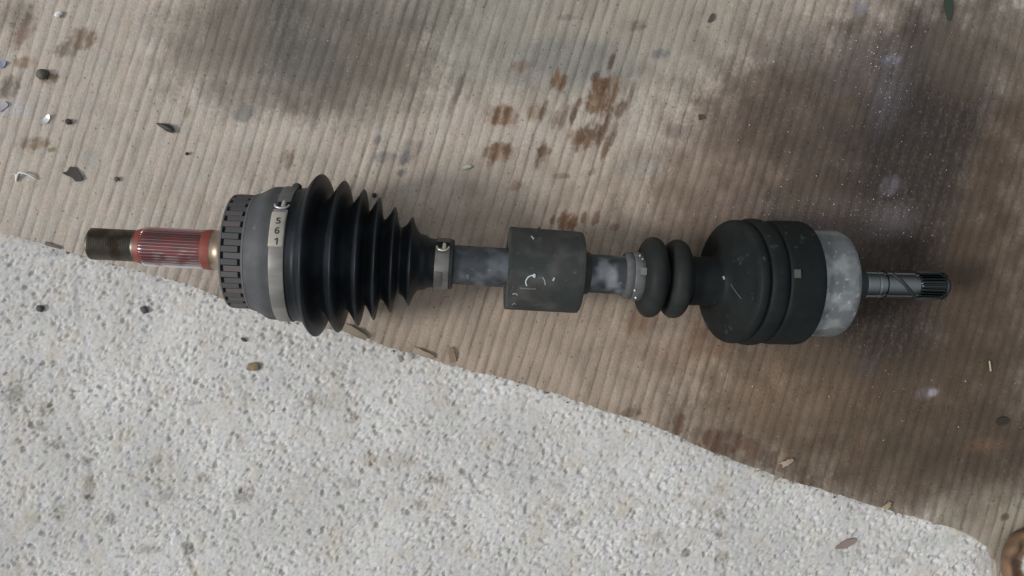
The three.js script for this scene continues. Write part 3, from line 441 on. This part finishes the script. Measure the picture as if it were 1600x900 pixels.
// --- inner joint: small clamp, two fat rings, flanged boot, steel cup
{
  const rubber = mottled([0.015, 0.0175, 0.0175], [0.024, 0.026, 0.025], 60, -0.1, 0.5, 0.7);
  const neck = part('bellows_lip', revolve(FS, [[973, 30], [974, 35], [977, 36.6], [983, 36.4], [986, 34.6], [1006, 35]], { col: mottled([0.075, 0.08, 0.08], [0.13, 0.135, 0.135], 90, -0.1, 0.5, 0.7), seg: 128 }), vmat(0.7), FS);
  const cl = part('crimp_clamp', strip(FS, 985, 1003, 35.2, 0.0015, -3.14, 3.14, mottled([0.12, 0.125, 0.125], [0.20, 0.20, 0.195], 120, -0.1, 0.5, 0.7), 90), vmat(0.5, 0.5), FS);
  const cr = mesh('crimp_ear', new THREE.BoxGeometry(0.0056, 0.004, 0.0046), std(0.2, 0.205, 0.2, 0.5, 0.5), cl); cr.applyMatrix4(spot(FS, 995, 35.2, -0.16, 0.0030));
  for (const [u, ph, k] of [[993, -0.95, 0.4], [986, 0.62, 0.6], [991, 1.05, 0.75], [996, -0.75, 0.3]]) { const b = mesh('bright_bead', new THREE.SphereGeometry(0.0011, 10, 8), std(k, k, k * 0.97, 0.35, 0.6), cl); b.applyMatrix4(spot(FS, u, 35.2, ph, 0.0016)); }  // small bright beads of differing tone set on the band
  const fat = (u, R, w, lo) => { const o = []; for (let i = 0; i <= 40; i++) { const t = -1 + i / 20; o.push([u + w * Math.sin(t * Math.PI / 2), lo + (R - lo) * Math.pow(Math.max(0, Math.cos(t * Math.PI / 2)), 0.7)]); } return o; };
  const FM = FS;
  part('small_bellows', revolve(FM, [[1000, 34], ...fat(1016.5, 63, 16.5, 37), ...fat(1054, 61.5, 16.5, 37).slice(0), [1076, 37.2], [1080, 36.5]], { res: 0.0008, seg: 144, crease: 0.8, col: rubber }), matte(0.6, 0.35), FM);
  const boot = mottled([0.0095, 0.012, 0.0125], [0.015, 0.018, 0.018], 40, -0.1, 0.5, 0.7, (c, s, ph, r) => { const e = sstep(0.42, 0.7, skin(s, ph, r, 300, 3, 5)) * sstep(-0.15, 0.35, skin(s, ph, r, 30, 2, 61)); return c.map((v) => lerp(v, 0.075, 0.55 * e)); });
  const k1 = 0.19, k2 = 0.14, k3 = 0.03;
  const jb = part('flanged_boot', revolve(FR, [[1074, 36, 0], [1075, 37.8, 0], [1090, 38.1, 0], [1104, 38.4, 0], [1112, 38.7, 0.02], [1118, 40, 0.05], [1122, 47, 0.1], [1126, 62, 0.15], [1131, 80, k1], [1134, 90, k1], [1137, 94.8, k1], [1142, 96.3, k1], [1147, 95.4, k1], [1150, 92.6, k1], [1152.5, 92.2, k1], [1156, 95, k2], [1160, 97.6, k2], [1167, 98.6, k2], [1174, 98, k2], [1180, 95, k2], [1183.5, 91.6, 0.11], [1187, 91.2, 0.09], [1191, 94, 0.06], [1197, 96, k3], [1225, 96.4, k3], [1240, 96, k3], [1244, 94.5, k3], [1246, 91, k3], [1246, 80, k3]], { smooth: 6, res: 0.001, seg: 192, crease: 0.6, col: boot }), matte(0.55, 0.25), FR);
  jb.userData.label = 'black rubber boot with a broad flat flange and grooved rim';
  const tab = mesh('moulded_tab', new THREE.BoxGeometry(0.0062, 0.0022, 0.0044), std(0.075, 0.075, 0.066, 0.8), jb); tab.applyMatrix4(spot(FR, 1203, 96.2, -0.12, 0.0006));
  const sc = (pts, w, k) => { const c = new THREE.CatmullRomCurve3(pts.map(([u, r, ph]) => { const s = FR.s(u), R = FR.r(u, r); return new THREE.Vector3(s, R * Math.cos(ph), R * Math.sin(ph)); })); mesh('scuff_mark', new THREE.TubeGeometry(c, 12, w, 6), std(k, k, k * 0.92, 0.9), jb); };
  sc([[1117, 39.6, -0.18], [1118, 40.2, -0.06]], 0.0009, 0.30); sc([[1125.5, 47, 0.10], [1130, 58, 0.28], [1135, 70, 0.38]], 0.0003, 0.12);
  const zinc = mottled([0.15, 0.165, 0.172], [0.28, 0.30, 0.31], 75, -0.25, 0.35, 0.9, (c, s, ph, r) => { const d = sstep(0.25, 0.5, skin(s, ph, r, 50, 3, 70)), e = sstep(0.35, 0.7, skin(s, ph, r, 340, 3, 8)); return c.map((v, i) => lerp(lerp(v, [0.11, 0.12, 0.125][i], 0.7 * d), 0.55, 0.55 * e)); });
  part('joint_cup', revolve(FR, [[1236, 82], [1294, 83], [1300, 82], [1305, 79], [1308, 74], [1309.5, 66], [1310, 24]], { res: 0.001, seg: 192, crease: 0.5, col: zinc }), vmat(0.55, 0.35), FR);
  // output stub
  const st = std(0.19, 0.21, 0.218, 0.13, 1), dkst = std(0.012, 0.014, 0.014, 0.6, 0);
  part('output_stub', revolve(FR, [[1343, 22], [1344, 24.2], [1345, 24.4], [1362, 24.4], [1363, 23.6], [1365, 23.6], [1366, 24.4], [1371, 24.4], [1372, 21.8], [1376, 21.8], [1377, 23.8], [1420, 23.6], [1421, 21], [1427, 21], [1428, 20]], { seg: 128, crease: 0.4 }), st, FR);
  part('stub_collar', revolve(FR, [[1306, 34], [1316, 31], [1324, 28.4], [1340, 27.4], [1343.5, 26.8], [1345, 23]], { smooth: 3, seg: 96, col: mottled([0.020, 0.024, 0.026], [0.045, 0.05, 0.052], 80, 0, 0.5, 0.7) }), vmat(0.5, 0.3), FR);
  { // a near-black tube laid as a helical line across the polished seat
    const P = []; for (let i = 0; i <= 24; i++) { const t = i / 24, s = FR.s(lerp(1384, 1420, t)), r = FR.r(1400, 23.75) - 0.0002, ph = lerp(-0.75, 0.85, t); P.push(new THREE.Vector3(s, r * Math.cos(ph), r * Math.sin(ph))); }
    part('dark_helix', new THREE.TubeGeometry(new THREE.CatmullRomCurve3(P), 48, 0.0016, 8), dkst, FR); }
  const T = 26, P2 = [], I2 = [], s0 = FR.s(1428), s1 = FR.s(1466), r0 = FR.r(1450, 20.4), r1 = FR.r(1450, 22.9);
  for (let t = 0; t < T; t++) { const a = t / T * 2 * Math.PI + 0.05, wB = 0.62 * Math.PI / T, wT = 0.25 * Math.PI / T, o = P2.length / 3;
    for (const s of [s0, s0 + 0.001, s1 - 0.0012, s1]) for (const [da, r] of [[-wB, r0], [-wT, s === s0 || s === s1 ? r0 + 0.0002 : r1], [wT, s === s0 || s === s1 ? r0 + 0.0002 : r1], [wB, r0]]) P2.push(s, r * Math.cos(a + da), r * Math.sin(a + da));
    for (let i = 0; i < 3; i++) for (let j = 0; j < 3; j++) { const p = o + i * 4 + j, q = p + 4; I2.push(p, p + 1, q, q, p + 1, q + 1); } }
  let g2 = new THREE.BufferGeometry(); g2.setAttribute('position', new THREE.Float32BufferAttribute(P2, 3)); g2.setIndex(I2); g2 = creased(g2, 0.4);
  part('output_splines', g2, std(0.07, 0.08, 0.083, 0.14, 1), FR);
  part('output_spline_core', revolve(FR, [[1426, 20.2], [1467, 20.6], [1468, 20.4], [1470, 21.6], [1473, 20.5], [1475, 17], [1475, 0]], { seg: 96, crease: 0.4 }), std(0.04, 0.045, 0.045, 0.3, 0.9), FR);
}

// ---------------------------------------------------------------- loose bits lying about
function lump(n, rx, ry, rz, rough = 0.35, sd = 0) { // a stone or crumb
  const g = new THREE.IcosahedronGeometry(1, 3), p = g.attributes.position;
  for (let i = 0; i < p.count; i++) { const x = p.getX(i), y = p.getY(i), z = p.getZ(i), m = 1 + rough * (noise(x * 1.3 + sd, z * 1.3 + y) + 0.5 * noise(y * 2.7 + sd, x * 2.7 - z)); p.setXYZ(i, x * m * rx, y * m * ry, z * m * rz); }
  return creased(g, 0.9);
}
function flake(pts, th, bend, sd = 0) { // an irregular thin scrap, outline in metres, curled a little
  const c = new THREE.CatmullRomCurve3(pts.map(([x, z]) => new THREE.Vector3(x, 0, z)), true, 'catmullrom', 0.4), ring = c.getPoints(40), rows = 6, P = [], I = [];
  let L = 0; for (const q of ring) L = Math.max(L, Math.hypot(q.x, q.z));
  const H = (x, z) => bend * ((x * x) / (L * L)) + 0.25 * bend * noise(x / L * 2 + sd, z / L * 2);
  for (const side of [0, 1]) for (let k = 0; k <= rows; k++) for (let i = 0; i <= 40; i++) { const f = k / rows, x = ring[i].x * f, z = ring[i].z * f; P.push(x, H(x, z) + (side ? 0 : th), z); }
  const W = 41, half = (rows + 1) * W;
  for (let k = 0; k < rows; k++) for (let i = 0; i < 40; i++) { const a = k * W + i, b = a + W; I.push(a, a + 1, b, b, a + 1, b + 1, half + a, half + b, half + a + 1, half + b, half + b + 1, half + a + 1); }
  for (let i = 0; i < 40; i++) { const a = rows * W + i; I.push(a, a + 1, half + a, half + a, a + 1, half + a + 1); }
  const g = new THREE.BufferGeometry(); g.setAttribute('position', new THREE.Float32BufferAttribute(P, 3)); g.setIndex(I); return creased(g, 0.6);
}
const lin = (c, k = 1.24) => c.map((e) => toLin(e) / k);
function put(name, geo, mat, u, v, y, lift, turn, label, cat, group) { const m = mesh(numbered(name), geo, mat), p = at(u, v, y + lift); m.position.set(p.x, y + lift, p.z); m.rotation.y = turn; return tag(m, label, cat, group); }
const k0 = CAMH / FPX, blob = (w, h, irr, n = 9, sd = 0) => Array.from({ length: n }, (_, i) => { const a = i / n * 2 * Math.PI, m = 1 + irr * (hash(i, sd, 40) - 0.5) * 2; return [Math.cos(a) * w / 2 * k0 * m, Math.sin(a) * h / 2 * k0 * m]; });
const G = CARD + 0.0005, C0 = -0.0012;
put('pebble', lump(1, 0.0048, 0.0040, 0.0045, 0.3, 3), std(...lin([92, 88, 78]), 0.7), 66, 116, G, 0.0026, 0.4, 'round dark brown pebble on cardboard beside a rusty smear', 'pebble');
put('pebble', lump(1, 0.0026, 0.0018, 0.0024, 0.4, 7), std(...lin([72, 64, 60]), 0.8), 107, 190, G, 0.0012, 0.1, 'small blackish crumb beside a crinkled foil scrap', 'pebble');
put('pebble', lump(1, 0.0021, 0.0016, 0.0021, 0.4, 9), std(...lin([110, 98, 90]), 0.8), 182, 280, G, 0.0012, 0.1, 'tiny grey brown pebble near the ragged black rubber flake', 'pebble');
put('pebble', lump(1, 0.0014, 0.0012, 0.0014, 0.3, 12), std(...lin([64, 60, 56]), 0.8), 292, 240, G, 0.0008, 0.1, 'tiny dark crumb below the long black seed pod', 'pebble');
put('pebble', lump(1, 0.0019, 0.0018, 0.0019, 0.3, 14), std(...lin([42, 42, 42]), 0.6), 585, 305, G, 0.0012, 0.1, 'tiny black pellet beside the ribs of the large bellows', 'pebble');
put('seed_pod', (() => { const g = lump(1, 0.0082, 0.0022, 0.0033, 0.25, 21), p = g.attributes.position; for (let i = 0; i < p.count; i++) { const x = p.getX(i); const t = clamp((x + 0.0085) / 0.012); p.setZ(i, p.getZ(i) * (0.25 + 0.75 * t) + 12 * x * x * 0.8); p.setY(i, p.getY(i) * (0.5 + 0.5 * t)); } return creased(g, 0.8); })(), std(...lin([44, 46, 42]), 0.6), 258, 198, G, 0.0014, -0.42, 'long black pointed seed pod lying alone on clean cardboard', 'seed pod');
put('rubber_flake', flake([[-0.0086, -0.001], [-0.005, -0.0022], [-0.0026, -0.006], [0.002, -0.0052], [0.005, -0.001], [0.0078, 0.004], [0.0056, 0.0056], [0.002, 0.0062], [-0.001, 0.003], [-0.0055, 0.0012]], 0.0007, 0.001, 3), std(...lin([72, 68, 64]), 0.9), 115, 272, G, 0.0002, 0, 'ragged flat black rubber flake beside a white curled shred', 'flake');
{ const c = new THREE.CatmullRomCurve3([[-0.012, 0.0016, -0.002], [-0.009, 0.0006, -0.0022], [-0.0085, 0.0004, 0.004], [-0.0078, 0.0012, 0.0015], [-0.005, 0.0026, -0.0028], [0, 0.0028, -0.0022], [0.004, 0.002, -0.0006], [0.0075, 0.0006, 0.0024]].map((p) => new THREE.Vector3(...p)));
  put('plastic_shred', new THREE.TubeGeometry(c, 60, 0.00085, 6), std(0.62, 0.63, 0.62, 0.4), 42, 276, G, 0.0004, 0, 'white curled plastic shred beside the black rubber flake', 'shred'); }
put('stone_chip', lump(1, 0.0032, 0.0018, 0.0022, 0.5, 31), std(0.72, 0.73, 0.74, 0.5), 91, 22, G, 0.0012, 0.5, 'bright white stone chip on cardboard above the rusty smear', 'chip');
put('foil_scrap', flake(blob(17, 9, 0.2, 9, 5), 0.0003, 0.0014, 8), std(0.60, 0.60, 0.60, 0.35, 0.3), 73, 186, G, 0.0004, 0.9, 'crinkled whitish foil scrap beside a small blackish crumb', 'foil');
put('paper_scrap', flake(blob(15, 11, 0.28, 7, 9), 0.0004, 0.0012, 5), std(...lin([140, 150, 172]), 0.9), 3, 100, G, 0.0003, 0.3, 'pale blue paper scrap at the rusty smears', 'paper');
put('paper_scrap', flake(blob(20, 12, 0.28, 7, 14), 0.0004, 0.0012, 15), std(...lin([172, 172, 178]), 0.9), 4, 166, G, 0.0003, 0.8, 'greyish white paper scrap below the pale blue one', 'paper');
put('stone_chip', lump(1, 0.0042, 0.0012, 0.0018, 0.5, 41), std(...lin([190, 190, 178]), 0.6), 730, 261, G, 0.0008, 0.25, 'flat pale chip on cardboard near the rust coloured prints', 'chip');
put('bark_flake', flake(blob(8, 16, 0.3, 8, 20), 0.0006, 0.0005, 7), std(...lin([84, 76, 70]), 0.9), 1111, 29, G, 0.0003, -0.3, 'small dark elongated bark flake on pale cardboard', 'flake');
put('bark_flake', flake(blob(11, 9, 0.3, 8, 24), 0.0006, 0.0005, 9), std(...lin([92, 66, 58]), 0.9), 1096, 183, G, 0.0003, 0.2, 'small reddish brown flake at the border of the dark oil stain', 'flake');
put('dark_disc', (() => { const g = new THREE.CylinderGeometry(10 * k0, 10.5 * k0, 0.0008, 28); g.scale(1, 1, 0.62); return g; })(), std(...lin([50, 42, 34]), 0.7), 1567, 658, G, 0.0003, 0.1, 'dark brown oval disc lying on the oil-stained cardboard', 'disc');  // flat dark oval disc drawn for a dark spot
put('straw', (() => { const g = new THREE.CapsuleGeometry(0.0008, 0.008, 4, 8); g.rotateX(Math.PI / 2); return g; })(), std(...lin([178, 168, 140]), 0.8), 1547, 572, G, 0.0007, 0.12, 'short pale straw bit on the dark oil stain', 'straw');
put('grass_blade', (() => { const g = flake([[-0.003, -0.03], [0.0032, -0.03], [0.0034, 0.004], [0.001, 0.013], [-0.001, 0.011], [-0.0034, 0]], 0.0005, 0.0008, 2); return g; })(), std(...lin([44, 62, 50]), 0.7), 1482, 8, G, 0.0004, 0, 'dark green blade reaching onto the cardboard beside the oil stain', 'blade');
put('pebble', lump(1, 0.0031, 0.0022, 0.0030, 0.4, 51), std(...lin([84, 82, 82]), 0.85), 63, 482, C0, 0.0018, 0.2, 'dark grey pebble sitting in a concrete hole', 'pebble');
put('pebble', lump(1, 0.0029, 0.0018, 0.0033, 0.4, 55), std(...lin([96, 96, 102]), 0.85), 225, 484, C0, 0.0016, 0.6, 'grey bluish pebble on smooth concrete below the splined stub', 'pebble');
put('bark_chip', lump(1, 0.0058, 0.0018, 0.0036, 0.5, 61), std(...lin([142, 124, 102]), 0.9), 396, 573, C0, 0.0016, 0.15, 'tan bark chip lying on the concrete', 'chip');
put('seed', lump(1, 0.0028, 0.0012, 0.0014, 0.2, 63), std(...lin([82, 74, 68]), 0.7), 381, 531, C0, 0.0012, -0.5, 'small dark seed on concrete between tan chip and joint', 'seed');
put('bark_chip', flake([[-0.009, 0.003], [-0.004, -0.001], [0.001, -0.0036], [0.0085, -0.0045], [0.009, -0.001], [0.004, 0.002], [-0.003, 0.0038]], 0.0010, 0.0004, 12), std(...lin([146, 130, 120]), 0.9), 1320, 850, C0, 0.0006, 0.05, 'long brown bark chip on the concrete', 'chip');
// curled dry leaf at the corner of the board: a thick brown rolled rim round a pale hollow
{
  const P = [], C = [], I = [], n = 60, m = 26, cx = 0, R = 0.026;
  for (const side of [0, 1]) for (let i = 0; i <= n; i++) for (let j = 0; j <= m; j++) {
    const a = i / n * 2 * Math.PI, f = j / m, wob = 1 + 0.10 * noise(Math.cos(a) * 1.4 + 5, Math.sin(a) * 1.4) ;
    const prof = f < 0.45 ? [f / 0.45 * 0.50, 0.10] : [0.50 + 0.5 * Math.sin((f - 0.45) / 0.55 * Math.PI * 0.62), 0.10 + 0.42 * Math.sin((f - 0.45) / 0.55 * Math.PI)];
    const r = R * prof[0] * wob * (side ? 0.985 : 1), y = R * prof[1] * (1 + 0.3 * noise(Math.cos(a) * 2, Math.sin(a) * 2 + 4)) + 0.0006 * noise(a * 6, f * 8);
    P.push(r * Math.cos(a) * 1.05, y - side * 0.0006, r * Math.sin(a) * 1.35);
    const t = sstep(0.22, 0.34, f + 0.08 * noise(Math.cos(a) * 3, Math.sin(a) * 3 + f)), v = 1 + 0.5 * noise(Math.cos(a) * 5 + f * 3, Math.sin(a) * 5), w = sstep(-0.2, 0.4, noise(Math.cos(a) * 2.2 + 8, Math.sin(a) * 2.2 + f));
    C.push(lerp(0.50, lerp(0.18, 0.13, w), t) * v, lerp(0.50, lerp(0.105, 0.085, w), t) * v, lerp(0.48, lerp(0.06, 0.056, w), t) * v);
  }
  const W = m + 1, half = (n + 1) * W; for (const o of [0, half]) for (let i = 0; i < n; i++) for (let j = 0; j < m; j++) { const a = o + i * W + j, b = a + W; I.push(a, a + 1, b, b, a + 1, b + 1); }
  const g = new THREE.BufferGeometry(); g.setAttribute('position', new THREE.Float32BufferAttribute(P, 3)); g.setAttribute('color', new THREE.Float32BufferAttribute(C, 3)); g.setIndex(I);
  put('dry_leaf', creased(g, 1.0), vmat(0.92), 1608, 884, CARD, 0.001, 0.25, 'curled orange brown dry leaf with pale hollow at the cardboard corner', 'leaf');
}
// fine light grit scattered over the oily cardboard
{
  const zones = [[1390, 120, 36, 70, 260], [1330, 50, 110, 40, 220], [1250, 340, 140, 40, 420], [1390, 330, 50, 40, 200], [1180, 140, 160, 120, 220], [1300, 230, 180, 160, 260], [480, 90, 150, 60, 260], [1330, 600, 200, 90, 160], [900, 90, 260, 70, 120], [600, 300, 600, 300, 90]];
  const total = zones.reduce((a, z) => a + z[4], 0), im = new THREE.InstancedMesh(new THREE.IcosahedronGeometry(1, 0), new THREE.MeshStandardMaterial({ roughness: 0.6 }), total), M = new THREE.Matrix4(), qn = new THREE.Quaternion(), cc = new THREE.Color();
  let k = 0; const gauss = () => (rnd() + rnd() + rnd() - 1.5) * 1.2;
  for (const [u, v, ru, rv, n] of zones) for (let i = 0; i < n; i++) {
    let p = at(u + gauss() * ru, v + gauss() * rv, CARD); if (p.z > edgeZ(p.x) - 0.004) p = at(1390, 110 + rnd() * 60, CARD);
    const s = 0.00018 + 0.00042 * Math.pow(rnd(), 5); qn.setFromEuler(new THREE.Euler(rnd() * 6, rnd() * 6, rnd() * 6));
    M.compose(new THREE.Vector3(p.x, CARD + cardHeight(p.x, p.z) + s * 0.4, p.z), qn, new THREE.Vector3(s, s * 0.7, s * (0.7 + 0.6 * rnd()))); im.setMatrixAt(k, M);
    const b = 0.22 + 0.42 * rnd(); im.setColorAt(k, cc.setRGB(b, b * 0.97, b * 0.93)); k++;
  }
  im.name = 'sand_grains'; im.castShadow = im.receiveShadow = true; im.userData = { kind: 'stuff', label: 'pale sand grit scattered over the oily cardboard', category: 'sand' }; scene.add(im);
}
{ // dark crumbs of dirt and cardboard gathered along the torn edge
  const N = 360, im = new THREE.InstancedMesh(new THREE.IcosahedronGeometry(1, 0), new THREE.MeshStandardMaterial({ roughness: 0.95 }), N), M = new THREE.Matrix4(), qn = new THREE.Quaternion(), cc = new THREE.Color();
  for (let i = 0; i < N; i++) {
    const cl = Math.floor(rnd() * 40), x = lerp(-0.45, 0.41, rnd() < 0.5 ? rnd() : (cl + 0.25 * rnd()) / 40), off = (rnd() + rnd() - 0.7) * 0.006, z = edgeZ(x) + off, on = off < 0, s = 0.00022 + 0.0008 * Math.pow(rnd(), 4);
    qn.setFromEuler(new THREE.Euler(rnd() * 6, rnd() * 6, rnd() * 6));
    M.compose(new THREE.Vector3(x, (on ? CARD + cardHeight(x, z) : -0.0010) + s * 0.4, z), qn, new THREE.Vector3(s * (0.8 + rnd()), s * 0.6, s)); im.setMatrixAt(i, M);
    const b = 0.09 + 0.26 * rnd(); im.setColorAt(i, cc.setRGB(b, b * 0.84, b * 0.7));
  }
  im.name = 'dirt_crumbs'; im.castShadow = im.receiveShadow = true; im.userData = { kind: 'stuff', label: 'dark dirt crumbs gathered along the torn cardboard edge', category: 'dirt' }; scene.add(im);
}
renderer.render(scene, camera);
